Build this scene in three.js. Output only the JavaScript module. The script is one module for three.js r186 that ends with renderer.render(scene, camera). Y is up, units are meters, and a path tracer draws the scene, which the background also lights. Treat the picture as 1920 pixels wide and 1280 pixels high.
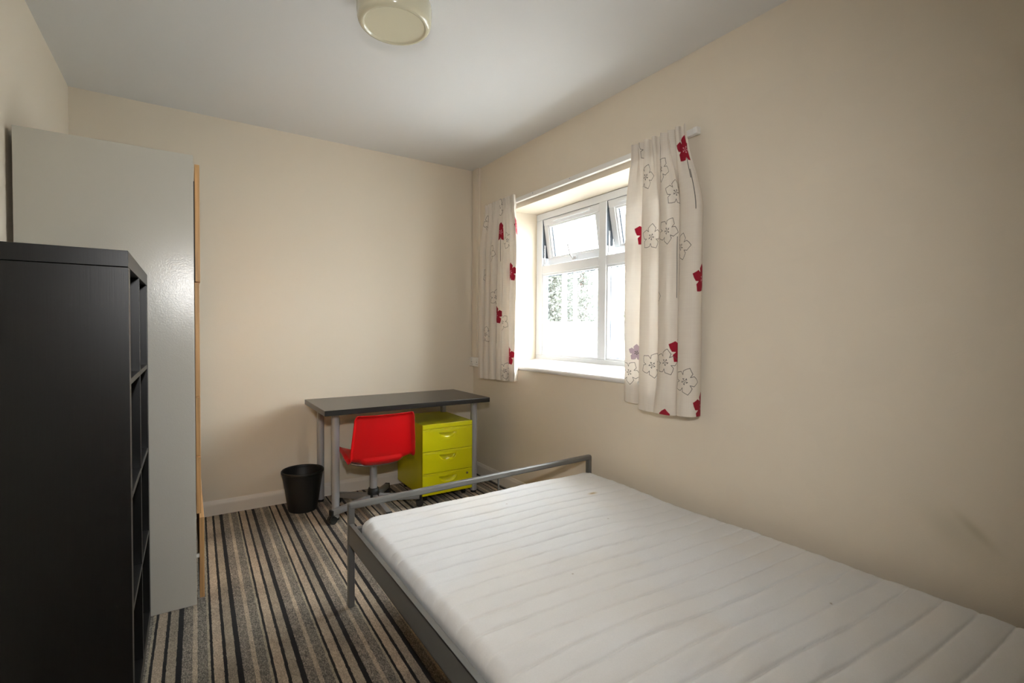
import * as THREE from 'three';
import { RoundedBoxGeometry } from 'three/addons/geometries/RoundedBoxGeometry.js';
import { mergeGeometries, mergeVertices, toCreasedNormals } from 'three/addons/utils/BufferGeometryUtils.js';
import { RectAreaLightUniformsLib } from 'three/addons/lights/RectAreaLightUniformsLib.js';

// ---------------------------------------------------------------- camera, sky, lights, exposure
// x runs right along the far wall (window wall is x = 0), z towards the viewer (far wall is z = 0), y up.
RectAreaLightUniformsLib.init();
const scene = new THREE.Scene();
const renderer = new THREE.WebGLRenderer({ antialias: true });
renderer.toneMapping = THREE.LinearToneMapping;
renderer.toneMappingExposure = 0.96;
renderer.shadowMap.enabled = true;
renderer.shadowMap.type = THREE.PCFSoftShadowMap;

const camera = new THREE.PerspectiveCamera(2 * Math.atan(640 / 915.9) * 180 / Math.PI, 1.5, 0.05, 200);
camera.rotation.order = 'YXZ';
camera.position.set(-2.1256, 1.2646, 3.84);
camera.rotation.set(-0.0238, -0.5846, 0.0069);

scene.background = new THREE.Color(0.92, 0.97, 1.0);      // white overcast sky
scene.backgroundIntensity = 21.5;

// the photographer's flash, held just above the camera and aimed into the room
const flash = new THREE.SpotLight(new THREE.Color(1, 0.985, 0.975), 8.0, 0, 0.98, 1, 2);
flash.name = 'camera_flash'; flash.position.set(-2.11, 1.62, 3.86); flash.target.position.set(-0.45, 1.2, 1.15);
flash.castShadow = true; flash.shadow.mapSize.set(2048, 2048); flash.shadow.radius = 2;
scene.add(flash, flash.target);

// ---------------------------------------------------------------- helpers
let seedValue = 12345;
function rnd() { seedValue = (seedValue + 0x6d2b79f5) | 0; let t = Math.imul(seedValue ^ (seedValue >>> 15), 1 | seedValue); t = (t + Math.imul(t ^ (t >>> 7), 61 | t)) ^ t; return ((t ^ (t >>> 14)) >>> 0) / 4294967296; }
const smooth = (a, b, x) => { const t = Math.min(1, Math.max(0, (x - a) / (b - a))); return t * t * (3 - 2 * t); };
function hash2(x, y, s) { let h = Math.imul(x, 374761393) + Math.imul(y, 668265263) + Math.imul(s, 974634541); h = Math.imul(h ^ (h >>> 13), 1274126177); return ((h ^ (h >>> 16)) >>> 0) / 4294967296; }
function noise2(x, y, s = 1) {                                 // value noise 0..1
  const ix = Math.floor(x), iy = Math.floor(y), fx = x - ix, fy = y - iy, u = fx * fx * (3 - 2 * fx), v = fy * fy * (3 - 2 * fy);
  return (hash2(ix, iy, s) * (1 - u) + hash2(ix + 1, iy, s) * u) * (1 - v) + (hash2(ix, iy + 1, s) * (1 - u) + hash2(ix + 1, iy + 1, s) * u) * v;
}
const fbm = (x, y, s = 1) => 0.5 * noise2(x, y, s) + 0.3 * noise2(x * 2.1, y * 2.1, s + 7) + 0.2 * noise2(x * 4.3, y * 4.3, s + 13);
function dataTexture(w, h, fill, srgb = true) {
  const data = new Uint8Array(w * h * 4), c = [0, 0, 0];
  for (let j = 0; j < h; j++) for (let i = 0; i < w; i++) {
    fill(i, j, c); const o = (j * w + i) * 4;
    data[o] = Math.max(0, Math.min(255, c[0])); data[o + 1] = Math.max(0, Math.min(255, c[1])); data[o + 2] = Math.max(0, Math.min(255, c[2])); data[o + 3] = 255;
  }
  const t = new THREE.DataTexture(data, w, h, THREE.RGBAFormat);
  t.wrapS = t.wrapT = THREE.RepeatWrapping; t.magFilter = THREE.LinearFilter; t.minFilter = THREE.LinearMipmapLinearFilter; t.generateMipmaps = true;
  if (srgb) t.colorSpace = THREE.SRGBColorSpace;
  t.needsUpdate = true; return t;
}
const mat = (o) => new THREE.MeshStandardMaterial(o);
const phys = (o) => new THREE.MeshPhysicalMaterial(o);

const used = {};
function numbered(name) { const n = used[name] = (used[name] ?? -1) + 1; return n ? `${name}_${String(n).padStart(3, '0')}` : name; }
function shade(o) { o.castShadow = true; o.receiveShadow = true; return o; }
function thing(name, label, category, pos = [0, 0, 0], turn = 0, group) {
  const o = new THREE.Group(); o.name = numbered(name); scene.add(o);
  o.position.set(...pos); o.rotation.y = turn; o.userData = { label, category };
  if (group) o.userData.group = group;
  return o;
}
function part(parent, name, geo, m, label) {
  const o = shade(new THREE.Mesh(geo, m)); o.name = name; parent.add(o);
  if (label) o.userData.label = label;
  return o;
}
function tag(o, label, category, group) { o.name = numbered(o.name); o.userData = { label, category }; if (group) o.userData.group = group; scene.add(o); return o; }
function struct(name, geo, m, label) {
  const o = shade(new THREE.Mesh(geo, m)); o.name = name; o.userData.kind = 'structure'; if (label) o.userData.label = label;
  scene.add(o); return o;
}
function box(w, h, d, x = 0, y = 0, z = 0, r = 0.002, seg = 2) {
  const g = r > 0 ? new RoundedBoxGeometry(w, h, d, seg, Math.min(r, w / 2.01, h / 2.01, d / 2.01)) : new THREE.BoxGeometry(w, h, d);
  return g.translate(x, y, z);
}
const span = (x0, x1, y0, y1, z0, z1, r = 0.002) => box(x1 - x0, y1 - y0, z1 - z0, (x0 + x1) / 2, (y0 + y1) / 2, (z0 + z1) / 2, r);
function planarUV(g, scale = 1) {                             // uv in metres by the face's main direction
  const q = g.index ? g.toNonIndexed() : g, p = q.attributes.position, n = q.attributes.normal, uv = new Float32Array(p.count * 2);
  for (let i = 0; i < p.count; i++) {
    const ax = Math.abs(n.getX(i)), ay = Math.abs(n.getY(i)), az = Math.abs(n.getZ(i));
    let u, v;
    if (ax >= ay && ax >= az) { u = p.getZ(i); v = p.getY(i); } else if (ay >= az) { u = p.getX(i); v = p.getZ(i); } else { u = p.getX(i); v = p.getY(i); }
    uv[2 * i] = u * scale; uv[2 * i + 1] = v * scale;
  }
  q.setAttribute('uv', new THREE.BufferAttribute(uv, 2)); return q;
}
function cyl(r0, r1, h, x = 0, y = 0, z = 0, seg = 24) { return new THREE.CylinderGeometry(r1, r0, h, seg).translate(x, y + h / 2, z); }
function lathe(points, seg = 48) { return new THREE.LatheGeometry(points.map(([x, y]) => new THREE.Vector2(x, y)), seg); }
function tube(pts, r, seg = 40, rad = 10, closed = false) { return new THREE.TubeGeometry(new THREE.CatmullRomCurve3(pts.map((p) => new THREE.Vector3(...p)), closed, 'centripetal'), seg, r, rad, closed); }
const merged = (list) => mergeGeometries(list.map((g) => { const q = g.index ? g.toNonIndexed() : g; for (const k of Object.keys(q.attributes)) if (!['position', 'normal', 'uv'].includes(k)) q.deleteAttribute(k); return q; }));

// ---------------------------------------------------------------- materials
const paintBump = dataTexture(512, 512, (i, j, c) => { const v = 128 + 70 * (fbm(i / 5, j / 5, 3) - 0.5) + 60 * (noise2(i / 2.2, j / 2.2, 5) - 0.5); c[0] = c[1] = c[2] = v; }, false);
paintBump.repeat.set(3, 3);
const WALL = [227, 216, 197];
function wallMap(w, h, marks) {
  return dataTexture(w, h, (i, j, c) => {
    const k = 1 + 0.02 * (fbm(i / 60, j / 60, 21) - 0.5); let d = 1;
    if (marks) d = marks(i / w, j / h);
    c[0] = WALL[0] * k * d; c[1] = WALL[1] * k * d; c[2] = WALL[2] * k * d * (1 - (1 - d) * 0.3);
  });
}
const wallPaint = mat({ color: new THREE.Color().setStyle('rgb(227,216,197)'), roughness: 0.82, bumpMap: paintBump, bumpScale: 0.0006 });
const ceilingPaint = mat({ color: new THREE.Color().setStyle('rgb(228,228,226)'), roughness: 0.9, bumpMap: paintBump, bumpScale: 0.0006 });
const glossWhite = mat({ color: new THREE.Color().setStyle('rgb(236,233,227)'), roughness: 0.35 });
const skirtingPaint = mat({ color: new THREE.Color().setStyle('rgb(228,220,208)'), roughness: 0.4 });
const upvc = mat({ color: new THREE.Color().setStyle('rgb(224,228,232)'), roughness: 0.3 });
const gasket = mat({ color: new THREE.Color().setStyle('rgb(70,78,86)'), roughness: 0.6 });
const glass = phys({ color: 0xffffff, transmission: 1, thickness: 0, roughness: 0.0, ior: 1.45 });
const blackPlastic = mat({ color: new THREE.Color(0.008, 0.009, 0.008), roughness: 0.5 });
const steel = mat({ color: new THREE.Color(0.42, 0.42, 0.44), metalness: 0.9, roughness: 0.38 });
const chrome = mat({ color: new THREE.Color(0.75, 0.75, 0.76), metalness: 1, roughness: 0.2 });
const silverPaint = mat({ color: new THREE.Color(0.44, 0.45, 0.465), metalness: 0.35, roughness: 0.38 });
const bedGrey = mat({ color: new THREE.Color(0.185, 0.185, 0.175), metalness: 0.4, roughness: 0.42 });

const grainBlack = dataTexture(512, 512, (i, j, c) => {
  const g = noise2(i / 2.0, j / 70, 31) * 0.6 + noise2(i / 5, j / 160, 33) * 0.4, v = 10 + 9 * g;
  c[0] = v * 0.98; c[1] = v; c[2] = v * 0.97;
});
grainBlack.repeat.set(4, 2);
const grainBump = dataTexture(512, 512, (i, j, c) => { c[0] = c[1] = c[2] = 90 + 90 * noise2(i / 2.0, j / 70, 31); }, false);
grainBump.repeat.set(4, 2);
const blackBrown = mat({ map: grainBlack, roughness: 0.38, bumpMap: grainBump, bumpScale: 0.0001 });
const grainBlackDesk = grainBlack.clone(); grainBlackDesk.repeat.set(2, 4); grainBlackDesk.rotation = Math.PI / 2; grainBlackDesk.needsUpdate = true;
const deskBlack = phys({ map: grainBlackDesk, roughness: 0.3, clearcoat: 0.35, clearcoatRoughness: 0.28 });
const birchMap = dataTexture(512, 512, (i, j, c) => {
  const g = noise2(i / 6, j / 90, 41) * 0.5 + noise2(i / 20, j / 200, 43) * 0.5, k = 0.9 + 0.2 * g;
  c[0] = 214 * k; c[1] = 168 * k; c[2] = 112 * k;
});
birchMap.repeat.set(3, 1.5);
const birch = mat({ map: birchMap, roughness: 0.5 });
const orangePeel = dataTexture(512, 512, (i, j, c) => { c[0] = c[1] = c[2] = 255 * fbm(i / 9, j / 9, 51); }, false);
orangePeel.repeat.set(5, 5);
const whiteFoil = mat({ color: new THREE.Color().setStyle('rgb(214,211,200)'), roughness: 0.22, bumpMap: orangePeel, bumpScale: 0.0002 });

// ---------------------------------------------------------------- the room
const W = 2.7032, H = 2.667, ZF = 4.75, T = 0.32;

{ // striped carpet, one texture over the whole floor
  const n = 2048, x0 = -W, zLen = ZF, period = 0.192, phase = -2.155;
  const stripes = [[0, 18, 28, 27, 27], [18, 52, 126, 118, 107], [52, 68, 172, 157, 136], [68, 101, 120, 114, 104], [101, 110, 158, 148, 128], [110, 119, 32, 31, 30], [119, 151, 170, 154, 134], [151, 162, 31, 30, 29], [162, 192, 150, 138, 121]];
  const map = dataTexture(n, n, (i, j, c) => {
    const x = x0 + (i + 0.5) / n * W, z = (j + 0.5) / n * zLen;
    let s = (x + 0.012 * z - phase + 0.0012 * (noise2(x * 90, z * 60, 61) - 0.5)) / period; s = (s - Math.floor(s)) * 192;
    let k = 0; while (k < 8 && s >= stripes[k][1]) k++;
    const st = stripes[k], dark = st[2] < 50;
    const mottled = k === 1 || k === 3;
    const fine = hash2(i, j, 63) - 0.5, clump = noise2(i / 1.6, j / 2.2, 65) - 0.5, big = fbm(x * 5, z * 5, 67) - 0.5;
    const q = 1 + (dark ? 0.25 : mottled ? 0.75 : 0.3) * clump + 0.3 * fine + 0.4 * big * (dark ? 0.3 : 1);
    c[0] = st[2] * q; c[1] = st[3] * q; c[2] = st[4] * q;
  });
  map.wrapS = map.wrapT = THREE.ClampToEdgeWrapping;
  const bump = dataTexture(512, 512, (i, j, c) => { c[0] = c[1] = c[2] = 255 * (0.6 * hash2(i, j, 71) + 0.4 * noise2(i / 3, j / 3, 73)); }, false);
  bump.repeat.set(5, 9);
  const g = span(-W - 0.1, 0.1, -0.12, 0, -0.1, ZF + 0.1, 0), p = g.attributes.position, uv = g.attributes.uv;
  for (let i = 0; i < p.count; i++) uv.setXY(i, (p.getX(i) - x0) / W, p.getZ(i) / zLen);
  struct('floor', g, mat({ map, roughness: 0.96, bumpMap: bump, bumpScale: 0.0015 }), 'grey, beige and black striped carpet');
}
struct('ceiling', planarUV(span(-W - 0.2, T, H, H + 0.15, -0.2, ZF + 0.2, 0)), ceilingPaint, 'plain white painted ceiling');
struct('wall_back', planarUV(span(-W - 0.2, T, -0.1, H, -0.2, 0, 0)), wallPaint, 'plain cream painted wall behind the desk');
struct('wall_left', planarUV(span(-W - 0.2, -W, -0.1, H, 0, ZF, 0)), wallPaint, 'plain cream painted wall behind the wardrobe');
struct('wall_front', planarUV(span(-W - 0.2, T, -0.1, H, ZF, ZF + 0.2, 0)), wallPaint, 'cream painted wall behind the viewer');
const WZ0 = 0.60, WZ1 = 2.14, WY0 = 0.955, WY1 = 2.203;
{ // right wall with the window opening
  const s = new THREE.Shape(); s.moveTo(0, -0.1); s.lineTo(ZF, -0.1); s.lineTo(ZF, H); s.lineTo(0, H); s.closePath();
  const hole = new THREE.Path(); hole.moveTo(WZ0, WY0); hole.lineTo(WZ0, WY1); hole.lineTo(WZ1, WY1); hole.lineTo(WZ1, WY0); hole.closePath(); s.holes.push(hole);
  const g = new THREE.ExtrudeGeometry(s, { depth: T, bevelEnabled: false });
  g.rotateY(-Math.PI / 2);                                     // (shape x -> z, depth -> -x)
  g.translate(T, 0, 0);
  const q = planarUV(g), uv = q.attributes.uv;
  for (let i = 0; i < uv.count; i++) uv.setXY(i, uv.getX(i) / ZF, uv.getY(i) / H);
  const smear = (u, v, cu, cv, ang, l, w) => { const dx = u * ZF - cu, dy = v * H - cv, a = dx * Math.cos(ang) + dy * Math.sin(ang), b = -dx * Math.sin(ang) + dy * Math.cos(ang); return Math.exp(-(a * a) / (l * l) - (b * b) / (w * w)); };
  const map = wallMap(1024, 640, (u, v) => 1 - 0.08 * smear(u, v, 3.36, 0.62, -0.75, 0.06, 0.014) - 0.04 * smear(u, v, 3.31, 0.60, -0.6, 0.12, 0.05));
  map.wrapS = map.wrapT = THREE.ClampToEdgeWrapping;
  const bump = paintBump.clone(); bump.repeat.set(3 * ZF, 3 * H); bump.needsUpdate = true;
  struct('wall_right', q, mat({ map, roughness: 0.82, bumpMap: bump, bumpScale: 0.0006 }), 'cream painted wall with the window opening');
}
// skirting boards
function skirting(name, len, place) {
  const s = new THREE.Shape(); s.moveTo(0, 0); s.lineTo(0.016, 0); s.lineTo(0.016, 0.068); s.quadraticCurveTo(0.0155, 0.078, 0.011, 0.083); s.quadraticCurveTo(0.009, 0.092, 0.005, 0.098); s.lineTo(0, 0.098); s.closePath();
  const g = new THREE.ExtrudeGeometry(s, { depth: len, bevelEnabled: false, curveSegments: 6 }); place(g);
  struct(name, g, skirtingPaint, 'white painted skirting board');
}
skirting('baseboard_back', W - 0.036, (g) => g.rotateY(-Math.PI / 2).translate(-0.018, 0, 0));
skirting('baseboard_right', ZF - 0.002, (g) => g.rotateY(Math.PI).translate(0, 0, ZF - 0.001));
skirting('baseboard_left', ZF - 0.002, (g) => g.translate(-W, 0, 0.001));

// boxed pipe in the corner
{
  const g = merged([span(-0.022, 0, 1.02, H, 0.012, 0.118, 0.002), span(-0.027, 0, 1.02, H, 0.03, 0.1, 0.003)]);
  struct('trim_1', g, wallPaint, 'cream painted cable trunking up the corner');
}

// ---------------------------------------------------------------- window
{
  const win = new THREE.Group(); win.name = 'window_1'; win.userData = { kind: 'structure', label: 'white plastic window with four lights and two tilted fanlights' }; scene.add(win);
  const X0 = 0.25, X1 = 0.315, zl = 0.602, zr = 2.138, yb = 1.03, yt = 2.2, zm = 1.368, ytr = 1.745;
  const bar = (y0, y1, z0, z1, x0 = X0, x1 = X1, r = 0.006) => span(x0, x1, y0, y1, z0, z1, r);
  part(win, 'window_frame', merged([bar(0.965, 1.062, zl, zr), bar(yt - 0.052, yt, zl, zr), bar(1.0615, yt - 0.0515, zl, zl + 0.078), bar(1.0615, yt - 0.0515, zr - 0.078, zr)]), upvc);
  part(win, 'mullion', bar(1.0615, yt - 0.0515, zm - 0.036, zm + 0.036, X0 - 0.002, X1), upvc);
  part(win, 'transom', merged([bar(ytr - 0.034, ytr + 0.034, zl + 0.0775, zm - 0.0355), bar(ytr - 0.034, ytr + 0.034, zm + 0.0355, zr - 0.0775)]), upvc);
  // the two lower fixed lights: bead, dark gasket, pane
  for (const [z0, z1] of [[zl + 0.078, zm - 0.036], [zm + 0.036, zr - 0.078]]) {
    const y0 = 1.062, y1 = ytr - 0.034, b = 0.016, ring = (d, x0, x1, o) => merged([span(x0, x1, y0 + o, y0 + o + d, z0 + o, z1 - o, 0.003), span(x0, x1, y1 - o - d, y1 - o, z0 + o, z1 - o, 0.003), span(x0, x1, y0 + o + d, y1 - o - d, z0 + o, z0 + o + d, 0.003), span(x0, x1, y0 + o + d, y1 - o - d, z1 - o - d, z1 - o, 0.003)]);
    const pane = part(win, 'pane', new THREE.BoxGeometry(0.004, y1 - y0 - 0.02, z1 - z0 - 0.02).translate(0.288, (y0 + y1) / 2, (z0 + z1) / 2), glass);
    part(win, 'glazing_bead', ring(b, X0 + 0.006, 0.28, -0.002), upvc);
    part(pane, 'gasket', ring(0.006, 0.281, 0.287, b - 0.003), gasket, 'dark gasket round the pane');
  }
  // two fanlights, hung at the top and pushed out at the bottom
  const tilts = [0.16, 0.21];
  [[zl + 0.081, zm - 0.039], [zm + 0.039, zr - 0.081]].forEach(([z0, z1], k) => {
    const hgt = yt - 0.054 - (ytr + 0.036), w = z1 - z0, f = 0.052;
    const sash = new THREE.Group(); sash.name = 'fanlight_sash'; sash.position.set(0.256, yt - 0.054, (z0 + z1) / 2); sash.rotation.z = tilts[k]; win.add(sash);
    const r = (y0, y1, a, c, x0, x1, rr = 0.005) => span(x0, x1, y0, y1, a, c, rr);
    part(sash, 'sash_frame', merged([r(-hgt, -hgt + f, -w / 2, w / 2, 0, 0.058), r(-f, 0, -w / 2, w / 2, 0, 0.058), r(-hgt + f - 0.0005, -f + 0.0005, -w / 2, -w / 2 + f, 0, 0.058), r(-hgt + f - 0.0005, -f + 0.0005, w / 2 - f, w / 2, 0, 0.058),
      r(-hgt + f - 0.002, -hgt + f + 0.014, -w / 2 + f, w / 2 - f, 0.006, 0.03), r(-f - 0.014, -f + 0.002, -w / 2 + f, w / 2 - f, 0.006, 0.03), r(-hgt + f + 0.0135, -f - 0.0135, -w / 2 + f - 0.002, -w / 2 + f + 0.014, 0.006, 0.03), r(-hgt + f + 0.0135, -f - 0.0135, w / 2 - f - 0.014, w / 2 - f + 0.002, 0.006, 0.03)]), upvc);
    part(sash, 'pane', new THREE.BoxGeometry(0.004, hgt - 2 * f + 0.01, w - 2 * f + 0.01).translate(0.036, -hgt / 2, 0), glass);
    part(sash, 'gasket', merged([r(-hgt + f + 0.012, -f - 0.012, -w / 2 + f + 0.012, -w / 2 + f + 0.02, 0.026, 0.034, 0.001), r(-hgt + f + 0.012, -f - 0.012, w / 2 - f - 0.02, w / 2 - f - 0.012, 0.026, 0.034, 0.001)]), gasket, 'dark gasket beside the pane');
    part(sash, 'trickle_vent', merged([r(-0.03, -0.01, -w / 2 + 0.12, w / 2 - 0.1, -0.012, 0.004, 0.005), r(-0.026, -0.014, -w / 2 + 0.09, w / 2 - 0.07, -0.005, 0.004, 0.003)]), upvc);
    // handle stuck up from the bottom rail, leaning
    part(sash, 'handle', merged([r(-hgt + 0.012, -hgt + 0.04, -0.015, 0.03, -0.012, 0.004, 0.005),
      new THREE.TubeGeometry(new THREE.CatmullRomCurve3([new THREE.Vector3(-0.014, -hgt + 0.026, 0.0), new THREE.Vector3(-0.03, -hgt + 0.05, -0.005), new THREE.Vector3(-0.033, -hgt + 0.14, -0.022)]), 12, 0.006, 8)]), mat({ color: new THREE.Color(0.5, 0.5, 0.5), roughness: 0.4, metalness: 0.3 }), 'grey lever handle');
    part(win, 'weather_seal', merged([span(0.256, 0.314, ytr + 0.1, yt - 0.054, z0 - 0.0035, z0 - 0.001, 0.0004), span(0.256, 0.314, yt - 0.0535, yt - 0.0515, z0, z1, 0.0004)]), gasket, 'dark seal in the frame rebate');
    // side stays and the dark rebate seal behind
    part(win, 'stay', merged([span(0.268, 0.282, ytr + 0.05, ytr + 0.2, z0 - 0.006, z0 + 0.004, 0.001), span(0.26, 0.3, ytr + 0.036, ytr + 0.05, z0 - 0.008, z0 + 0.006, 0.002)]), chrome, 'thin metal friction stay');
  });
  // sloping inner sill board
  const s = new THREE.Shape(); s.moveTo(0.252, 0.957); s.lineTo(-0.012, 0.957); s.quadraticCurveTo(-0.026, 0.958, -0.027, 0.972); s.quadraticCurveTo(-0.026, 0.986, -0.012, 0.99); s.lineTo(0.252, 1.032); s.closePath();
  const sg = new THREE.ExtrudeGeometry(s, { depth: WZ1 - WZ0 - 0.004, bevelEnabled: false, curveSegments: 6 }).translate(0, 0, WZ0 + 0.002);
  part(win, 'window_sill', toCreasedNormals(sg, 0.6), mat({ color: new THREE.Color().setStyle('rgb(238,237,234)'), roughness: 0.3 }), 'white window board with a rounded nose');
}

// ---------------------------------------------------------------- what is seen through the window
{
  const ground = struct('trim_9', span(0.6, 60, -3.2, -3.0, -60, 25, 0), mat({ color: new THREE.Color(0.45, 0.45, 0.44), roughness: 0.95 }));
  ground.name = 'ground'; ground.userData.label = 'pale ground outside the window';
  // neighbour's flat-roofed building: its parapet stands just above eye level
  const nb = thing('neighbour_building', 'sunlit white building with a low parapet seen through the window', 'building', [10.2, -3.0, -7.6], -0.5846);
  const white = mat({ color: new THREE.Color(0.8, 0.78, 0.75), roughness: 0.9 });
  part(nb, 'wall', span(-14, 14, 0, 4.36, -3, 0.0, 0.02), white);
  part(nb, 'coping', span(-14.1, 14.1, 4.36, 4.55, -3.05, 0.08, 0.02), mat({ color: new THREE.Color(0.72, 0.6, 0.5), roughness: 0.9 }), 'pinkish coping along the parapet');
  for (const [px, r] of [[-2.17, 0.08], [-1.8, 0.062]]) {
    const p = thing('white_post', px < -2 ? 'thicker left white post standing before the trees outside' : 'slimmer right white post standing before the trees outside', 'post', [10.2 + px * Math.cos(0.5846), 1.552, -7.6 + px * Math.sin(0.5846) ], -0.5846, 'white posts outside the window');
    part(p, 'shaft', span(-r, r, 0, 2.7, -0.5 - r, -0.5 + r, 0.02), white); part(p, 'cap', span(-r - 0.03, r + 0.03, 2.7, 2.78, -0.53 - r, -0.47 + r, 0.02), white);
  }
  // trees behind it
  const bark = mat({ color: new THREE.Color(0.1, 0.085, 0.07), roughness: 0.95 });
  function tree(x, z, base, h, crown, label, col, blobs) {
    const t = thing('tree', label, 'tree', [x, base, z], 0, 'trees outside the window');
    const leaf = phys({ color: col, roughness: 0.8, transmission: 0.25, thickness: 0, side: THREE.DoubleSide });
    part(t, 'trunk', merged([cyl(0.22, 0.1, h * 0.8, 0, 0, 0, 10), tube([[0, h * 0.4, 0], [crown * 0.3, h * 0.55, 0.2], [crown * 0.6, h * 0.7, 0.3]], 0.07, 8, 6), tube([[0, h * 0.45, 0], [-crown * 0.3, h * 0.6, -0.2], [-crown * 0.55, h * 0.72, 0.2]], 0.07, 8, 6)]), bark);
    const pos = [], nor = [], v = new THREE.Vector3(), a = new THREE.Vector3(), b = new THREE.Vector3(), n = new THREE.Vector3();
    for (let k = 0; k < blobs; k++) {
      const th = rnd() * 6.283, rr = crown * Math.sqrt(rnd()), yy = h * (0.35 + 0.65 * rnd()), shrink = Math.sqrt(Math.max(0.08, 1 - Math.abs(yy / h - 0.6) * 1.9));
      const cx = rr * shrink * Math.cos(th), cz = rr * shrink * Math.sin(th);
      for (let l = 0; l < 34; l++) {
        v.set(cx + (rnd() + rnd() + rnd() - 1.5) * 0.5, yy + (rnd() + rnd() - 1) * 0.28, cz + (rnd() + rnd() + rnd() - 1.5) * 0.5);
        a.set(rnd() - 0.5, (rnd() - 0.5) * 0.7, rnd() - 0.5).normalize(); b.set(rnd() - 0.5, rnd() - 0.5, rnd() - 0.5).cross(a).normalize();
        const s = 0.07 + 0.07 * rnd(); n.crossVectors(a, b);
        const A = v.clone().addScaledVector(a, -s), B = v.clone().addScaledVector(b, s * 0.5), C = v.clone().addScaledVector(a, s), D = v.clone().addScaledVector(b, -s * 0.5);
        for (const P of [A, B, C, A, C, D]) { pos.push(P.x, P.y, P.z); nor.push(-n.x, -n.y, -n.z); }
      }
    }
    const g = new THREE.BufferGeometry(); g.setAttribute('position', new THREE.Float32BufferAttribute(pos, 3)); g.setAttribute('normal', new THREE.Float32BufferAttribute(nor, 3));
    const f = part(t, 'foliage', g, leaf); f.userData.kind = 'stuff';
  }
  tree(11.7, -14.3, -3, 7.5, 1.5, 'tall dense tree left of the white posts outside', new THREE.Color(0.1, 0.12, 0.102), 300);
  tree(17.3, -18.6, -3, 8.4, 1.15, 'tree with a loose crown right of the white posts outside', new THREE.Color(0.11, 0.13, 0.11), 190);
  tree(17.6, -14.4, -3, 5.3, 0.4, 'small treetop beyond the right lower window pane', new THREE.Color(0.11, 0.14, 0.1), 16);
}

// ---------------------------------------------------------------- curtain rail and curtains
{
  const r = thing('curtain_rail', 'slim white curtain rail above the window', 'curtain rail', [0, 2.25, 0]);
  part(r, 'rail', merged([span(-0.042, -0.024, -0.014, 0.016, 0.33, 2.312, 0.003), span(-0.046, -0.02, -0.017, -0.0115, 0.33, 2.312, 0.002)]), glossWhite);
  for (const z of [0.45, 1.0, 1.55, 2.1]) part(r, 'bracket', span(-0.03, 0.001, -0.006, 0.016, z - 0.012, z + 0.012, 0.002), glossWhite);
  for (const z of [0.95, 1.36]) part(r, 'screw', new THREE.SphereGeometry(0.0045, 10, 8).scale(0.5, 1, 1).translate(-0.0425, 0.006, z), steel, 'small grey screw head');
  for (const z of [0.326, 2.314]) part(r, 'end_stop', span(-0.052, -0.018, -0.017, 0.015, z - 0.012, z + 0.012, 0.004), glossWhite);
}
function flowerPath(g, x, y, r, rot, sx) {                     // five notched petals
  g.beginPath();
  for (let k = 0; k < 5; k++) {
    const a = rot + k * 2 * Math.PI / 5, P = (rad, da) => [x + sx * r * rad * Math.sin(a + da), y - r * rad * Math.cos(a + da)];
    const p0 = P(0.54, -0.63), p1 = P(0.82, -0.5), p2 = P(0.95, -0.22), p3 = P(1.1, 0.03), p4 = P(0.93, 0.24), p5 = P(0.84, 0.48), p6 = P(0.54, 0.63);
    if (!k) g.moveTo(...p0); else g.lineTo(...p0);
    g.lineTo(...p1); g.lineTo(...p2); g.lineTo(...p3); g.lineTo(...p4); g.lineTo(...p5); g.lineTo(...p6);
  }
  g.closePath();
}
function fabricMap(wM, hM, prints) {                            // printed cotton: wM x hM metres of cloth
  const ppm = 900, cw = Math.round(wM * ppm), ch = Math.round(hM * ppm), cv = document.createElement('canvas'); cv.width = cw; cv.height = ch;
  const g = cv.getContext('2d'); g.fillStyle = 'rgb(226,217,203)'; g.fillRect(0, 0, cw, ch);
  g.globalAlpha = 0.03; for (let i = 0; i < ch; i += 2) { g.fillStyle = hash2(i, 3, 81) > 0.5 ? '#fff' : '#8a7a66'; g.fillRect(0, i, cw, 1); }
  for (let i = 0; i < cw; i += 2) { g.fillStyle = hash2(i, 7, 83) > 0.5 ? '#fff' : '#8a7a66'; g.fillRect(i, 0, 1, ch); } g.globalAlpha = 1;
  g.lineJoin = 'round'; g.lineCap = 'round';
  for (const p of prints) {
    const x = p.u * cw, y = (1 - p.v) * ch, r = (p.r ?? (p.red ? 0.07 : 0.062)) * ppm, sx = p.sx ?? 1, rot = p.rot ?? 0;
    if (p.stem) { g.strokeStyle = 'rgb(84,80,74)'; g.lineWidth = 3.2; g.beginPath(); g.moveTo(x, y); g.lineTo(x + 3, y + p.stem * ppm); g.stroke(); }
    if (p.k === 'stem') continue;
    flowerPath(g, x, y, r, rot, sx);
    if (p.red || p.mauve) { g.fillStyle = p.red ? 'rgb(150,12,38)' : 'rgb(158,138,144)'; g.fill(); } else { g.strokeStyle = 'rgb(98,92,84)'; g.lineWidth = 2.3; g.stroke(); }
    g.strokeStyle = p.red ? 'rgb(226,190,190)' : 'rgb(70,66,60)'; g.lineWidth = 2.2;
    for (let k = 0; k < 5; k++) { const a = rot + 0.3 + k * 1.257; g.beginPath(); g.moveTo(x + 0.06 * r * Math.sin(a), y - 0.06 * r * Math.cos(a)); g.lineTo(x + sx * 0.27 * r * Math.sin(a), y - 0.27 * r * Math.cos(a)); g.lineTo(x + sx * 0.2 * r * Math.sin(a + 0.5), y - 0.2 * r * Math.cos(a + 0.5)); g.stroke(); }
  }
  const t = new THREE.CanvasTexture(cv); t.colorSpace = THREE.SRGBColorSpace; t.wrapS = t.wrapT = THREE.ClampToEdgeWrapping; t.magFilter = THREE.LinearFilter; return t;
}
const TOPY = 2.284;
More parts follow.
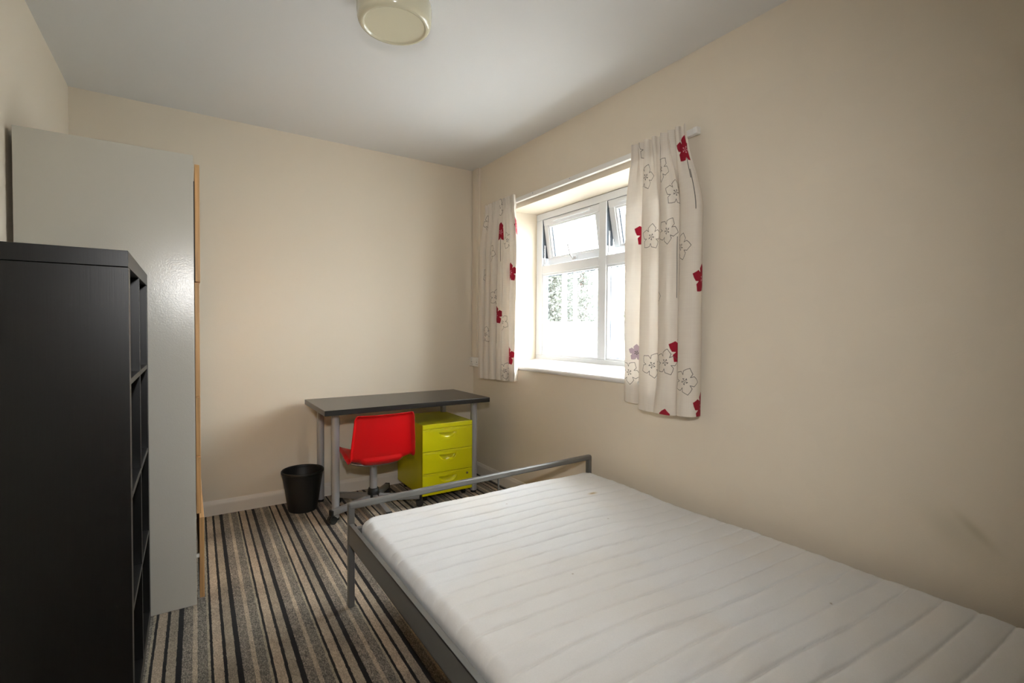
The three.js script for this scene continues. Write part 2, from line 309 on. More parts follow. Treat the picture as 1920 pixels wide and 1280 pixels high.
function curtainShape(bottomPts, zTop0, zTop1, pleats, drop, kick) {
  const curve = new THREE.CatmullRomCurve3(bottomPts.map(([z, x]) => new THREE.Vector3(x, 0, z)), false, 'centripetal'); curve.arcLengthDivisions = 600;
  const len = curve.getLength(), NU = 220, NV = 90;
  const at = (t, v) => {                                          // v = 0 at the heading, 1 at the hem
    const b = curve.getPointAt(t), w = smooth(0.0, 0.3, v), amp = 1 - 0.25 * (1 - smooth(0.3, 1, v));
    const zt = zTop0 + (zTop1 - zTop0) * t + 0.004 * Math.sin(t * pleats * 6.283 * 2.3 + 1), xt = -0.074 - 0.017 * Math.cos(t * pleats * 6.283) - 0.005 * Math.sin(t * pleats * 3.1 + 0.7);
    const wrinkle = 0.009 * (noise2(t * 24 + v * 5, v * 4.5, 91) - 0.5) * smooth(0.02, 0.15, v);
    const head = -0.004 * Math.exp(-(((v - 0.055) / 0.02) ** 2));
    return new THREE.Vector3(xt * (1 - w) + (b.x * amp + (1 - amp) * -0.06) * w + wrinkle + head * -1, TOPY - v * drop(t) + 0.006 * (noise2(t * 40, 2, 93) - 0.5) * (v < 0.02 ? 1 : 0), zt * (1 - w) + b.z * w + (kick ? kick(t, v) : 0));
  };
  const pos = [], uv = [], idx = [];
  for (let j = 0; j <= NV; j++) for (let i = 0; i <= NU; i++) { const p = at(i / NU, j / NV); pos.push(p.x, p.y, p.z); uv.push(i / NU, 1 - j / NV); }
  for (let j = 0; j < NV; j++) for (let i = 0; i < NU; i++) { const a = j * (NU + 1) + i, b = a + 1, c = a + NU + 1, d = c + 1; idx.push(a, c, b, b, c, d); }
  const g = new THREE.BufferGeometry(); g.setAttribute('position', new THREE.Float32BufferAttribute(pos, 3)); g.setAttribute('uv', new THREE.Float32BufferAttribute(uv, 2)); g.setIndex(idx); g.computeVertexNormals();
  // header tape and hem: narrow strips just behind the cloth
  const strip = (v0, v1, off) => { const p2 = [], id = []; for (let j = 0; j < 3; j++) for (let i = 0; i <= NU; i++) { const p = at(i / NU, v0 + (v1 - v0) * j / 2), q = at(Math.min(1, i / NU + 0.004), v0 + (v1 - v0) * j / 2).sub(at(Math.max(0, i / NU - 0.004), v0 + (v1 - v0) * j / 2)); const nx = q.z, nz = -q.x, l = Math.hypot(nx, nz) || 1; p2.push(p.x + off * nx / l, p.y, p.z + off * nz / l); }
    for (let j = 0; j < 2; j++) for (let i = 0; i < NU; i++) { const a = j * (NU + 1) + i, b = a + 1, c = a + NU + 1; id.push(a, c, b, b, c, c + 1); }
    const s = new THREE.BufferGeometry(); s.setAttribute('position', new THREE.Float32BufferAttribute(p2, 3)); s.setIndex(id); s.computeVertexNormals(); return s; };
  return { at, g, len, tape: strip(0.01, 0.06, 0.003), hem: strip(0.945, 0.999, 0.0025) };
}
function curtain(label, shape, prints) {
  const t = thing('curtain', label, 'curtain', [0, 0, 0], 0);
  const m = phys({ map: fabricMap(shape.len, 1.43, prints), roughness: 0.95, transmission: 0.08, thickness: 0, side: THREE.DoubleSide });
  const plain = phys({ color: new THREE.Color().setStyle('rgb(226,217,203)'), roughness: 0.95, transmission: 0.08, thickness: 0, side: THREE.DoubleSide });
  part(t, 'cloth', shape.g, m); part(t, 'header_tape', shape.tape, plain); part(t, 'hem', shape.hem, plain);
}
{
  // left curtain
  const n = 6, pts = [], z0 = 0.270, z1 = 0.815;
  for (let k = 0; k <= n * 4; k++) {
    const f = k / (n * 4), ph = f * n * 2 * Math.PI, irregular = 0.75 + 0.5 * hash2(Math.floor(f * n), 5, 7);
    pts.push([z0 + (z1 - z0) * f + 0.02 * Math.sin(ph), -0.066 - 0.04 * irregular * Math.sin(ph + 0.9)]);
  }
  const left = curtainShape(pts, 0.352, 0.772, 11, (t) => 1.424 - 0.016 * t);
  curtain('left curtain beside the corner trunking, cream printed with red flowers', left, [
    { u: 0.56, v: 0.82, red: 1, stem: 0.23 }, { u: 0.985, v: 0.825, red: 1 }, { u: 0.858, v: 0.585, red: 1 }, { u: 0.522, v: 0.36, red: 1, stem: 0.22 }, { u: 0.848, v: 0.135, red: 1 },
    { u: 0.54, v: 0.955, rot: 0.3 }, { u: 0.345, v: 0.715, rot: 0.5 }, { u: 0.73, v: 0.765, rot: 0.9 }, { u: 0.41, v: 0.465, rot: 0.2 }, { u: 0.69, v: 0.32, rot: 0.8 }, { u: 0.2, v: 0.255, rot: 0.1 }, { u: 0.718, v: 0.055, rot: 0.4 }, { u: 0.1, v: 0.6, rot: 0.4 }, { u: 0.06, v: 0.9, rot: 0.7 }]);
  // right curtain: three deep folds and a flap over the window
  const rp = [[1.842, -0.02], [1.88, -0.045], [1.93, -0.04], [1.955, -0.015], [1.985, 0.015], [2.01, 0], [2.0, -0.05], [2.015, -0.092], [2.055, -0.11], [2.1, -0.112], [2.128, -0.09], [2.115, -0.045], [2.105, -0.01], [2.122, 0], [2.118, -0.05], [2.14, -0.095], [2.19, -0.115], [2.235, -0.112], [2.255, -0.085], [2.24, -0.045], [2.228, -0.014], [2.248, -0.014], [2.25, -0.055], [2.27, -0.1], [2.32, -0.118], [2.362, -0.1], [2.37, -0.06], [2.36, -0.03]];
  const right = curtainShape(rp, 1.937, 2.286, 7, (t) => 1.42 + 0.026 * Math.sin(Math.min(1, t * 1.9) * 1.8) - 0.012 * smooth(0.7, 1, t), (t, v) => -0.02 * smooth(0.85, 1, v) * Math.exp(-(((t - 0.56) / 0.07) ** 2)));
  curtain('right curtain above the bed, cream printed with outlined and red flowers', right, [
    { u: 0.92, v: 0.915, red: 1, stem: 0.15 }, { u: 0.148, v: 0.665, red: 1 }, { u: 0.985, v: 0.465, red: 1 }, { u: 0.705, v: 0.23, red: 1 }, { u: 1.0, v: 0.03, red: 1 }, { u: 0.63, v: -0.032, red: 1 }, { u: 0.1, v: 0.2, mauve: 1, r: 0.045 },
    { u: 0.21, v: 0.975, rot: 0.2 }, { u: 0.3, v: 0.86, rot: 0.3 }, { u: 0.578, v: 0.87, rot: 0.6 }, { u: 0.665, v: 0.775, rot: 0.1 }, { u: 0.34, v: 0.635, rot: 0.1 }, { u: 0.615, v: 0.645, rot: 0.5 }, { u: 0.853, v: 0.58, rot: 0.3 }, { u: 0.52, v: 0.415, rot: 0.2 }, { u: 0.36, v: 0.17, rot: 0.4 }, { u: 0.625, v: 0.185, rot: 0.15 }, { u: 0.9, v: 0.12, rot: 0.35 }, { u: 0.062, v: 0.12, rot: 0.5 }, { u: 0.927, v: 0.84, k: 'stem', stem: 0.2 }, { u: 0.67, v: 0.62, k: 'stem', stem: 0.3 }, { u: 0.45, v: 0.3, rot: 0.2 }]);
}

// ---------------------------------------------------------------- double wall socket under the trunking
{
  const s = thing('wall_socket', 'white double wall socket at the foot of the corner trunking', 'socket', [0, 0.985, 0.108]);
  part(s, 'back_box', span(-0.034, 0.0, -0.04, 0.036, -0.098, 0.1, 0.004), skirtingPaint);
  part(s, 'face_plate', span(-0.043, -0.033, -0.042, 0.038, -0.101, 0.103, 0.004), glossWhite);
  for (const z of [-0.06, 0.03]) { part(s, 'switch', span(-0.048, -0.041, 0.006, 0.026, z - 0.008, z + 0.008, 0.002), glossWhite); part(s, 'socket_hole', merged([span(-0.0436, -0.041, -0.008, 0.0, z - 0.003, z + 0.003, 0), span(-0.0436, -0.041, -0.026, -0.022, z - 0.014, z - 0.007, 0), span(-0.0436, -0.041, -0.026, -0.022, z + 0.007, z + 0.014, 0)]), blackPlastic); }
}

// ---------------------------------------------------------------- ceiling light (off)
{
  const l = thing('ceiling_light', 'round yellowed glass ceiling light, switched off', 'ceiling light', [-1.385, H, 1.80]);
  part(l, 'base', lathe([[0, 0], [0.125, 0], [0.128, -0.004], [0.128, -0.02], [0.122, -0.026], [0, -0.026]]), glossWhite);
  const p = [[0.124, -0.018]];
  p.push([0.15, -0.02], [0.1545, -0.026], [0.156, -0.045], [0.1555, -0.07], [0.154, -0.085]);
  for (let a = 1; a <= 10; a++) { const q = a / 10 * Math.PI / 2; p.push([0.132 + 0.0215 * Math.cos(q), -0.09 - 0.028 * Math.sin(q)]); }
  p.push([0.1285, -0.117], [0.1265, -0.1125], [0.122, -0.111], [0.08, -0.1105], [0, -0.11]);
  part(l, 'shade', lathe(p, 72), phys({ color: new THREE.Color().setStyle('rgb(216,211,184)'), roughness: 0.16, clearcoat: 0.6, clearcoatRoughness: 0.08, side: THREE.DoubleSide }), 'yellowed opal glass bowl');
}

// ---------------------------------------------------------------- shelving unit
{
  const u = thing('shelving_unit', 'tall black-brown open shelving unit in front of the wardrobe', 'shelving unit', [-2.468, 0, 1.614]);
  const D = 0.39, w = 0.79, h = 1.49, o = 0.048, th = 0.018, hx = D / 2, hz = w / 2;
  const P = (name, x0, x1, y0, y1, z0, z1) => part(u, name, planarUV(span(x0, x1, y0, y1, z0, z1, 0.0015)), blackBrown);
  P('top_panel', -hx, hx, h - o, h, -hz, hz); P('bottom_panel', -hx, hx, 0.0, o, -hz, hz);
  P('side_panel', -hx, hx, o + 0.0005, h - o - 0.001, hz - o, hz - 0.001); P('side_panel', -hx, hx, o + 0.0005, h - o - 0.001, -hz + 0.001, -hz + o);
  P('divider', -hx, hx - 0.001, o, h - o, -th / 2, th / 2);
  for (const y of [0.392, 0.745, 1.098]) { P('shelf', -hx, hx - 0.001, y - th / 2, y + th / 2, -hz + o, -th / 2); P('shelf', -hx, hx - 0.001, y - th / 2, y + th / 2, th / 2, hz - o); }
}

// ---------------------------------------------------------------- wardrobe
{
  const x0 = -2.684, x1 = -2.104, zN = 1.214, zB = 0.214, h = 2.034;
  const u = thing('wardrobe', 'tall white wardrobe with birch fronts behind the shelving unit', 'wardrobe', [(x0 + x1) / 2, 0, (zN + zB) / 2]);
  const hx = (x1 - x0) / 2, hz = (zN - zB) / 2;
  part(u, 'side_panel', planarUV(span(-hx, hx, 0, h, hz - 0.018, hz, 0.001)), whiteFoil); part(u, 'side_panel', planarUV(span(-hx, hx, 0, h, -hz, -hz + 0.018, 0.001)), whiteFoil);
  part(u, 'top_panel', planarUV(span(-hx, hx - 0.002, h - 0.018, h - 0.0005, -hz + 0.018, hz - 0.018, 0.001)), whiteFoil);
  part(u, 'bottom_panel', planarUV(span(-hx, hx - 0.01, 0.06, 0.078, -hz + 0.018, hz - 0.018, 0.001)), whiteFoil);
  part(u, 'plinth', planarUV(span(hx - 0.05, hx - 0.03, 0, 0.06, -hz + 0.018, hz - 0.018, 0.001)), whiteFoil);
  part(u, 'back_panel', planarUV(span(-hx, -hx + 0.004, 0.06, h - 0.018, -hz + 0.018, hz - 0.018, 0.001)), whiteFoil);
  const dark = mat({ color: new THREE.Color(0.04, 0.03, 0.025), roughness: 0.7 });
  const front = (name, y0, y1, g0, t, label) => { const f = part(u, name, planarUV(span(hx + g0, hx + g0 + t, y0, y1, -hz + 0.003, hz - 0.001, 0.0015)), birch, label);
    return f; };
  front('door', 1.472, 1.996, 0.0045, 0.019, 'upper birch door'); front('door', 0.952, 1.4685, 0.002, 0.018);
  front('drawer', 0.681, 0.9485, 0.002, 0.018); front('drawer', 0.418, 0.677, 0.002, 0.018);
  front('drawer', 0.028, 0.398, 0.012, 0.019, 'lowest birch drawer, pulled slightly out');
  part(u, 'seal_strip', span(hx, hx + 0.004, 1.476, 1.92, hz - 0.006, hz - 0.0015, 0.0005), dark);
  part(u, 'buffer', span(hx, hx + 0.012, 0.215, 0.232, hz - 0.012, hz - 0.002, 0.001), glossWhite);
}

// ---------------------------------------------------------------- desk
{
  const d = thing('desk', 'black-brown desk on four grey tube legs', 'desk', [-0.8286, 0, 0.3765], 0.009);
  const top = 0.752, th = 0.034;
  part(d, 'desktop', planarUV(span(-0.6, 0.6, top - th, top, -0.3, 0.3, 0.002)), deskBlack);
  for (const [x, z] of [[-0.497, 0.148], [0.547, 0.148], [-0.497, -0.272], [0.49, -0.272]]) {
    const g = part(d, 'leg', merged([cyl(0.025, 0.025, top - th - 0.02, x, 0.018, z, 32), cyl(0.04, 0.04, 0.006, x, top - th - 0.006, z, 32)]), silverPaint);
    part(g, 'foot', cyl(0.0215, 0.0235, 0.019, x, 0, z, 24), blackPlastic);
  }
}

// ---------------------------------------------------------------- yellow drawer unit
{
  const yellow0 = new THREE.Color().setStyle('rgb(212,206,6)'), yellow = mat({ color: yellow0, roughness: 0.36 }), yellowGloss = mat({ color: yellow0, roughness: 0.2 });
  const w = 0.408, d = 0.5, y0 = 0.052, h = 0.572, hw = w / 2, hd = d / 2;
  const u = thing('drawer_unit', 'bright yellow metal drawer unit with three drawers under the desk', 'drawer unit', [-0.7255 + hw, 0, 0.564 - hd], 0.0);
  part(u, 'carcass', merged([span(-hw, -hw + 0.006, y0, h - 0.03, -hd, hd - 0.004, 0.001), span(hw - 0.006, hw, y0, h - 0.03, -hd, hd - 0.004, 0.001), span(-hw, hw, y0, h - 0.03, -hd, -hd + 0.006, 0.001), span(-hw + 0.004, hw - 0.004, y0, y0 + 0.008, -hd + 0.004, hd - 0.02, 0.001)]), yellow);
  part(u, 'top_panel', span(-hw, hw, h - 0.0345, h, -hd, hd, 0.004), yellow);
  const R = 0.072, depth = 0.05;
  [[0.374, 0.5355], [0.212, 0.371], [0.052, 0.209]].forEach(([a, b], k) => {
    // steel front with a half-moon opening and a scooped pull behind it
    const s = new THREE.Shape(); s.moveTo(-hw, a); s.lineTo(hw, a); s.lineTo(hw, b - 0.013); s.lineTo(-hw, b - 0.013); s.closePath();
    const cy = b - 0.03, hole = new THREE.Path(); hole.moveTo(-R, cy);
    const N = 28; for (let i = 0; i <= N; i++) { const q = Math.PI * (1 + i / N); hole.lineTo(R * Math.cos(q), cy + depth * Math.sin(q)); }
    for (let i = 1; i < 12; i++) { const f = i / 12; hole.lineTo(R * (1 - 2 * f), cy + 0.006 * Math.sin(Math.PI * f) * -1); }
    hole.closePath(); s.holes.push(hole);
    const f = part(u, 'drawer', toCreasedNormals(new THREE.ExtrudeGeometry(s, { depth: 0.012, bevelEnabled: true, bevelThickness: 0.0016, bevelSize: 0.0012, bevelOffset: -0.0012, bevelSegments: 2 }).translate(0, 0, hd - 0.0138), 0.5), yellow);
    const pos = [], idx = [], M = 24, K = 10;
    for (let j = 0; j <= K; j++) for (let i = 0; i <= M; i++) { const q = Math.PI * (1 + i / M), r = j / K, back = 0.022 * Math.sqrt(Math.max(0, 1 - r * r)); pos.push(R * 1.01 * r * Math.cos(q), cy + depth * 1.01 * r * Math.sin(q) + 0.004 * (1 - r), hd - 0.001 - back); }
    for (let j = 0; j < K; j++) for (let i = 0; i < M; i++) { const p = j * (M + 1) + i; idx.push(p, p + M + 1, p + 1, p + 1, p + M + 1, p + M + 2); }
    const g = new THREE.BufferGeometry(); g.setAttribute('position', new THREE.Float32BufferAttribute(pos, 3)); g.setIndex(idx); g.computeVertexNormals();
    part(f, 'handle', g, yellowGloss);
    part(f, 'top_edge', span(-hw, hw, b - 0.0125, b, hd - 0.012, hd + 0.0008, 0.0015), yellow);
    if (k === 2) part(f, 'lock', merged([new THREE.CylinderGeometry(0.009, 0.01, 0.006, 20).rotateX(Math.PI / 2).translate(hw - 0.045, b - 0.034, hd + 0.003), span(hw - 0.0462, hw - 0.0438, b - 0.039, b - 0.029, hd + 0.005, hd + 0.0072, 0)]), chrome, 'round metal lock');
  });
  for (const [x, z] of [[-hw + 0.045, hd - 0.06], [hw - 0.045, hd - 0.06], [-hw + 0.045, -hd + 0.06], [hw - 0.045, -hd + 0.06]])
    part(u, 'caster', merged([new THREE.CylinderGeometry(0.021, 0.021, 0.02, 20).rotateZ(Math.PI / 2).translate(x, 0.021, z), span(x - 0.014, x + 0.014, 0.022, 0.052, z - 0.016, z + 0.012, 0.003)]), blackPlastic);
}

// ---------------------------------------------------------------- red swivel chair
{
  const c = thing('swivel_chair', 'red plastic shell swivel chair tucked under the desk', 'chair', [-1.058, 0, 0.487], 0.0);
  const red = phys({ color: new THREE.Color(0.66, 0.0015, 0.004), roughness: 0.36, clearcoat: 0.2, clearcoatRoughness: 0.2 });
  const legGrey = mat({ color: new THREE.Color(0.3, 0.3, 0.295), metalness: 0.4, roughness: 0.4 });
  // shell: profile from the front of the seat to the top of the back (z towards the viewer), with rolled edges
  const prof = new THREE.CatmullRomCurve3([[0.385, -0.205], [0.393, -0.17], [0.387, -0.08], [0.376, 0.03], [0.37, 0.11], [0.378, 0.168], [0.41, 0.203], [0.48, 0.217], [0.59, 0.231], [0.69, 0.244], [0.711, 0.248]].map(([y, z]) => new THREE.Vector3(0, y, z)), false, 'centripetal');
  const NS = 72, NU = 48, front = [], pos = [], idx = [];
  const P = (i, j) => {
    const s = i / NS, u = j / NU * 2 - 1, c0 = prof.getPointAt(s), tg = prof.getTangentAt(s), nrm = new THREE.Vector3(0, tg.z, -tg.y);   // towards the sitter
    if (nrm.y < 0 && s < 0.4) nrm.negate();
    const half = 0.208 + 0.014 * smooth(0.1, 0.35, s) - 0.004 * smooth(0.55, 0.62, s) - 0.018 * smooth(0.62, 1, s);
    const au = Math.abs(u), corner = smooth(0.955, 1, s), cFront = smooth(0.06, 0, s);
    let x = half * u * (1 - 0.05 * corner * au ** 6 - 0.08 * cFront * au ** 4);
    const dish = (0.03 * (1 - smooth(0.45, 0.6, s)) + 0.018) * au ** 2.4;                     // sides rise towards the sitter
    const wing = 0.022 * Math.exp(-(((s - 0.3) / 0.16) ** 2)) * au ** 4;
    const roll = 0.024 * smooth(0.915, 1, au) + 0.018 * smooth(0.975, 1, s) + 0.02 * smooth(0.03, 0, s);
    const lower = 0.015 * smooth(0.42, 0.53, s) * (1 - smooth(0.578, 0.594, s)) * (1 - smooth(0.5, 0.66, au));
    return c0.clone().addScaledVector(nrm, dish + wing - Math.min(roll, 0.026) - lower).setX(x);
  };
  const grid = []; for (let i = 0; i <= NS; i++) { grid.push([]); for (let j = 0; j <= NU; j++) grid[i].push(P(i, j)); }
  const nAt = (i, j) => { const a = grid[Math.min(NS, i + 1)][j].clone().sub(grid[Math.max(0, i - 1)][j]), b = grid[i][Math.min(NU, j + 1)].clone().sub(grid[i][Math.max(0, j - 1)]); return a.cross(b).normalize(); };
  const th = 0.0045, N1 = (NS + 1) * (NU + 1);
  for (const side of [1, -1]) for (let i = 0; i <= NS; i++) for (let j = 0; j <= NU; j++) { const p = grid[i][j].clone().addScaledVector(nAt(i, j), side * th / 2); pos.push(p.x, p.y, p.z); }
  const id = (i, j, k) => k * N1 + i * (NU + 1) + j;
  for (let i = 0; i < NS; i++) for (let j = 0; j < NU; j++) { const a = id(i, j, 0), b = id(i, j + 1, 0), e = id(i + 1, j, 0), f = id(i + 1, j + 1, 0); idx.push(a, e, b, b, e, f); const A = a + N1, B = b + N1, E = e + N1, F = f + N1; idx.push(A, B, E, B, F, E); }
  for (let i = 0; i < NS; i++) for (const j of [0, NU]) { const a = id(i, j, 0), b = id(i + 1, j, 0); j ? idx.push(a, b, a + N1, b, b + N1, a + N1) : idx.push(a, a + N1, b, b, a + N1, b + N1); }
  for (let j = 0; j < NU; j++) for (const i of [0, NS]) { const a = id(i, j, 0), b = id(i, j + 1, 0); i ? idx.push(a, a + N1, b, b, a + N1, b + N1) : idx.push(a, b, a + N1, b, b + N1, a + N1); }
  const sg = new THREE.BufferGeometry(); sg.setAttribute('position', new THREE.Float32BufferAttribute(pos, 3)); sg.setIndex(idx); sg.computeVertexNormals();
  part(c, 'seat_shell', sg, red);
  const ring = []; for (let k = 0; k < 24; k++) { const a = k / 24 * 6.2832; ring.push([0.192 * Math.sign(Math.cos(a)) * Math.abs(Math.cos(a)) ** 0.75, 0.358 + 0.016 * Math.cos(a) ** 2, 0.15 * Math.sign(Math.sin(a)) * Math.abs(Math.sin(a)) ** 0.75]); }
  part(c, 'seat_frame', merged([tube(ring, 0.0085, 64, 8, true), span(-0.16, 0.16, 0.35, 0.36, -0.02, 0.02, 0.003), span(-0.05, 0.05, 0.336, 0.352, -0.07, 0.07, 0.003)]), steel, 'bent steel seat frame');
  part(c, 'column', merged([cyl(0.0245, 0.0245, 0.19, 0, 0.13, 0, 28), cyl(0.017, 0.017, 0.03, 0, 0.31, 0, 24)]), silverPaint);
  part(c, 'hub', lathe([[0, 0.055], [0.036, 0.055], [0.041, 0.063], [0.04, 0.13], [0.034, 0.158], [0.0, 0.16]], 32), blackPlastic);
  for (let k = 0; k < 5; k++) {
    const a = (18 + 72 * k) * Math.PI / 180, L = 0.325;
    const s = new THREE.Shape(); s.moveTo(0.03, 0.07); s.lineTo(L, 0.056); s.lineTo(L, 0.084); s.lineTo(0.03, 0.114); s.closePath();
    const g = new THREE.ExtrudeGeometry(s, { depth: 0.026, bevelEnabled: true, bevelThickness: 0.003, bevelSize: 0.003, bevelSegments: 2 }).translate(0, 0, -0.013).rotateY(-a);
    const leg = part(c, 'base_leg', toCreasedNormals(g, 0.6), legGrey);
    const at = (gg) => gg.translate(L - 0.008, 0, 0).rotateY(-a);
    part(leg, 'end_cap', at(span(-0.002, 0.014, 0.051, 0.089, -0.018, 0.018, 0.004)), blackPlastic);
    part(leg, 'caster', at(merged([new THREE.CylinderGeometry(0.025, 0.025, 0.016, 24).rotateX(Math.PI / 2).translate(0, 0.025, -0.014), new THREE.CylinderGeometry(0.025, 0.025, 0.016, 24).rotateX(Math.PI / 2).translate(0, 0.025, 0.014), span(-0.016, 0.012, 0.02, 0.062, -0.006, 0.006, 0.003), cyl(0.006, 0.006, 0.02, 0, 0.048, 0, 10), new THREE.CylinderGeometry(0.027, 0.027, 0.01, 20, 1, false, 0, Math.PI).rotateX(Math.PI / 2).translate(0, 0.028, 0)])), blackPlastic);
  }
}

// ---------------------------------------------------------------- waste bin
{
  const b = thing('waste_bin', 'black plastic waste bin on the carpet beside the desk', 'bin', [-1.468, 0, 0.205]);
  part(b, 'body', lathe([[0, 0.0], [0.09, 0.0], [0.094, 0.004], [0.132, 0.262], [0.132, 0.268], [0.129, 0.268], [0.091, 0.008], [0, 0.006]], 64), blackPlastic);
  part(b, 'rim', lathe([[0.128, 0.262], [0.137, 0.262], [0.139, 0.267], [0.1385, 0.277], [0.135, 0.281], [0.131, 0.279], [0.128, 0.272], [0.128, 0.262]], 64), blackPlastic);
}

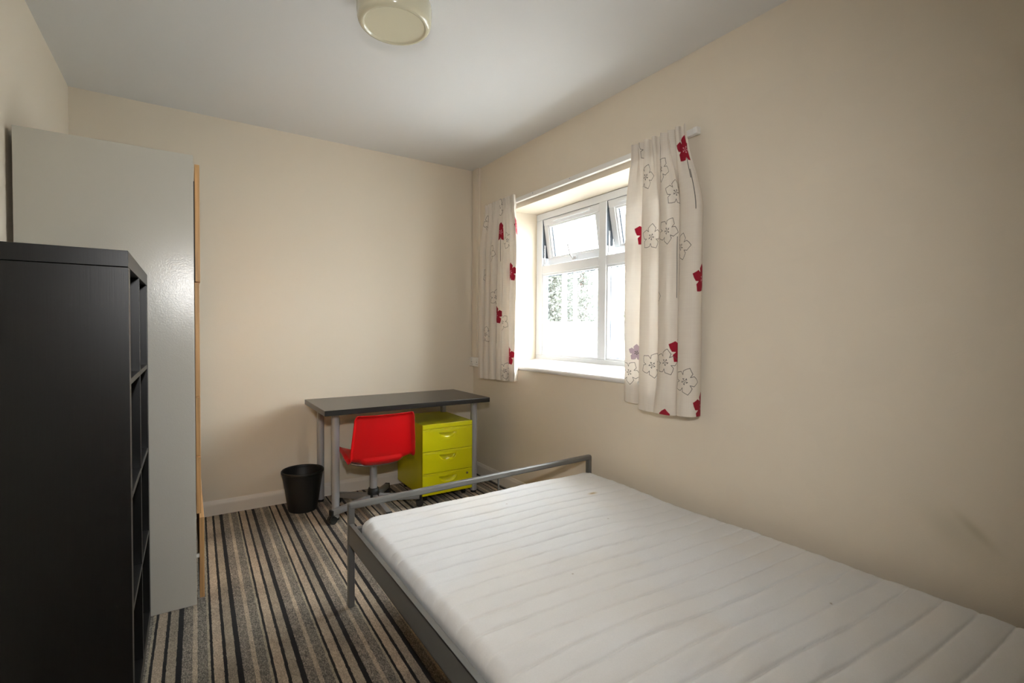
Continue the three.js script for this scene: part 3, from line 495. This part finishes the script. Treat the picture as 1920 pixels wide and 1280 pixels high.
// ---------------------------------------------------------------- bed
{
  const b = thing('bed', 'grey metal double bed frame along the window wall', 'bed', [-0.78, 0, 2.65]);
  // local: x -0.75..0.75, z -1.045 (foot) .. +1.04 (head)
  const xl = -0.738, xr = 0.735, zf = -1.043, zh = 1.03;
  const post = (x, z, h) => part(b, 'leg', merged([box(0.028, h, 0.028, x, h / 2, z, 0.004, 3)]), bedGrey);
  post(xl, zf, 0.463); post(xr - 0.002, zf - 0.03, 0.478); post(xl, zh, 0.5); post(xr, zh, 0.5);
  const rail = (name, x0, y0, z0, x1, y1, z1, w, h, m = bedGrey, label) => { const dx = x1 - x0, dy = y1 - y0, dz = z1 - z0, L = Math.hypot(dx, dy, dz); const g = box(L, h, w, 0, 0, 0, Math.min(w, h) * 0.35, 4); g.rotateZ(Math.asin(dy / L)).rotateY(-Math.atan2(dz, dx)).translate((x0 + x1) / 2, (y0 + y1) / 2, (z0 + z1) / 2); return part(b, name, g, m, label); };
  rail('foot_rail', xl - 0.014, 0.462, zf, xr + 0.012, 0.474, zf - 0.03, 0.032, 0.03);
  rail('foot_crossbar', xl, 0.345, zf, xr, 0.355, zf - 0.03, 0.022, 0.03);
  part(b, 'support_bar', box(0.009, 0.12, 0.009, 0.06, 0.405, zf - 0.016, 0.003), bedGrey, 'thin bar under the foot rail');
  rail('head_rail', xl, 0.49, zh, xr, 0.49, zh, 0.03, 0.03); rail('head_crossbar', xl, 0.35, zh, xr, 0.35, zh, 0.022, 0.03);
  for (const [x, s] of [[xl - 0.012, 1], [xr + 0.008, -1]])
    part(b, 'side_rail', merged([span(Math.min(x, x + s * 0.004), Math.max(x, x + s * 0.004), 0.292, s > 0 ? 0.384 : 0.352, zf - 0.004, zh, 0.0015), span(Math.min(x, x + s * 0.02), Math.max(x, x + s * 0.02), s > 0 ? 0.376 : 0.344, s > 0 ? 0.384 : 0.352, zf, zh, 0.002), span(Math.min(x, x + s * 0.06), Math.max(x, x + s * 0.06), 0.292, 0.297, zf, zh, 0.001)]), bedGrey);
  part(b, 'centre_beam', span(-0.02, 0.02, 0.265, 0.297, zf + 0.01, zh - 0.01, 0.003), bedGrey);
  const slatWood = mat({ map: birchMap, roughness: 0.6 });
  for (let k = 0; k < 16; k++) part(b, 'slat', planarUV(span(xl + 0.02, xr - 0.02, 0.297, 0.309, zf + 0.06 + k * 0.127, zf + 0.125 + k * 0.127, 0.003)), slatWood);

  // mattress: quilted in channels across the bed, sagging a little in the middle
  const mw = 1.4, mh = 0.106, md = 2.0, r = 0.042, base = 0.3095;
  const g0 = new THREE.BoxGeometry(2, 2, 2, 110, 14, 760); g0.deleteAttribute('uv'); g0.deleteAttribute('normal');
  const g = mergeVertices(g0, 1e-5);
  const p = g.attributes.position, v = new THREE.Vector3(), c = new THREE.Vector3();
  const seams = [-0.05]; { let z = 0.018, k = 0; while (z < md + 0.1) { seams.push(z); z += 0.083 + 0.012 * (hash2(k++, 4, 99) - 0.5); } }
  const dense = (q) => Math.sign(q) * (1 - (1 - Math.abs(q)) ** 1.5), hx = mw / 2, hzz = md / 2, cr = 0.08;
  for (let i = 0; i < p.count; i++) {
    v.fromBufferAttribute(p, i).set(dense(v.x) * hx, v.y * mh / 2, dense(v.z) * hzz);
    const ox = v.x, oy = v.y, oz = v.z;
    c.set(Math.max(-hx + r, Math.min(hx - r, v.x)), Math.max(-mh / 2 + r, Math.min(mh / 2 - r, v.y)), Math.max(-hzz + r, Math.min(hzz - r, v.z)));
    v.sub(c).normalize().multiplyScalar(r).add(c);
    const kx = Math.max(0, Math.abs(v.x) - (hx - cr)), kz = Math.max(0, Math.abs(v.z) - (hzz - cr));
    if (kx > 0 && kz > 0) { const m = Math.max(kx, kz), l = Math.hypot(kx, kz); v.x = Math.sign(v.x) * (hx - cr + kx * m / l); v.z = Math.sign(v.z) * (hzz - cr + kz * m / l); }
    if (oy > -0.02) {
      const top = smooth(-0.01, mh / 2, v.y), zz = v.z + hzz, xx = v.x + hx;
      const wob = 0.016 * (noise2(xx * 2.6, zz * 1.8, 101) - 0.5) + 0.03 * Math.sin(xx * 3.1 + 0.4) * Math.sin(zz * 1.3);
      let k = 0; const zq = zz + wob; while (k < seams.length - 2 && zq > seams[k + 1]) k++;
      const f = (zq - seams[k]) / (seams[k + 1] - seams[k]), pil = Math.pow(Math.abs(Math.sin(Math.PI * Math.min(1, Math.max(0, f)))), 0.3);
      const strength = (0.4 + 0.85 * noise2(k * 3.1, xx * 2.2, 103));
      const stitch = Math.exp(-(((Math.min(f, 1 - f) * (seams[k + 1] - seams[k])) / 0.0048) ** 2));
      let dyv = ((pil - 0.85) * 0.008 - 0.0036 * stitch * (0.45 + 0.9 * noise2(k * 5.7, xx * 1.3, 109))) * strength * (1 - 0.6 * smooth(1.25, 1.4, xx)) * (1 - 0.55 * smooth(0.1, 0.01, xx));
      dyv += 0.0055 * (fbm(xx * 4, zz * 15 + xx * 4, 105) - 0.5) * 2;                                           // loose creases
      dyv -= 0.02 * Math.exp(-(((xx - 0.8) / 0.26) ** 2)) * smooth(0.45, 1.1, zz) + 0.014 * smooth(0.85, 1.3, xx) * Math.exp(-(((zz - 0.72) / 0.3) ** 2)) + 0.01 * Math.exp(-(((xx - 0.45) / 0.3) ** 2)) * smooth(0.1, 0.5, zz) * (1 - smooth(0.9, 1.5, zz));
      dyv += 0.006 * (noise2(xx * 3, zz * 2.2, 107) - 0.5);
      v.y += dyv * top;
    }
    p.setXYZ(i, v.x, v.y, v.z);
  }
  g.computeVertexNormals();
  const uv = new Float32Array(p.count * 2); for (let i = 0; i < p.count; i++) { uv[2 * i] = (p.getX(i) + mw / 2) / mw; uv[2 * i + 1] = (p.getZ(i) + md / 2) / md; }
  g.setAttribute('uv', new THREE.BufferAttribute(uv, 2));
  const map = dataTexture(700, 1000, (i, j, cc) => {
    const x = i / 700 * mw, z = j / 1000 * md, k = 1 + 0.025 * (fbm(x * 4, z * 4, 111) - 0.5) + 0.02 * (hash2(i, j, 113) - 0.5);
    const stain = Math.exp(-(((x - 1.12) / 0.022) ** 2) - (((z - 0.335) / 0.009) ** 2));
    const speck = [[0.66, 0.22], [0.95, 0.62], [1.05, 1.5], [0.5, 0.9]].reduce((s, [a, e]) => s + Math.exp(-((x - a) ** 2 + (z - e) ** 2) / 0.00001), 0);
    const yellow = 0.05 * smooth(0.35, 0.65, fbm(x * 2.2 + 3, z * 2.2, 117));
    cc[0] = 224 * k * (1 - 0.2 * stain - 0.3 * speck); cc[1] = 224 * k * (1 - 0.3 * stain - 0.35 * speck - 0.25 * yellow); cc[2] = 223 * k * (1 - 0.45 * stain - 0.4 * speck - 0.6 * yellow);
  });
  map.wrapS = map.wrapT = THREE.ClampToEdgeWrapping;
  const weave = dataTexture(256, 256, (i, j, cc) => { cc[0] = cc[1] = cc[2] = 110 + 60 * hash2(i, j, 121) + 60 * ((i ^ j) & 1); }, false); weave.repeat.set(14, 20);
  const m = shade(new THREE.Mesh(g, mat({ map, roughness: 0.92, bumpMap: weave, bumpScale: 0.0004 }))); m.name = 'mattress'; m.position.set(-0.795, base + mh / 2, 2.63);
  tag(m, 'bare white quilted double mattress on the metal bed frame', 'mattress');
}

renderer.render(scene, camera);
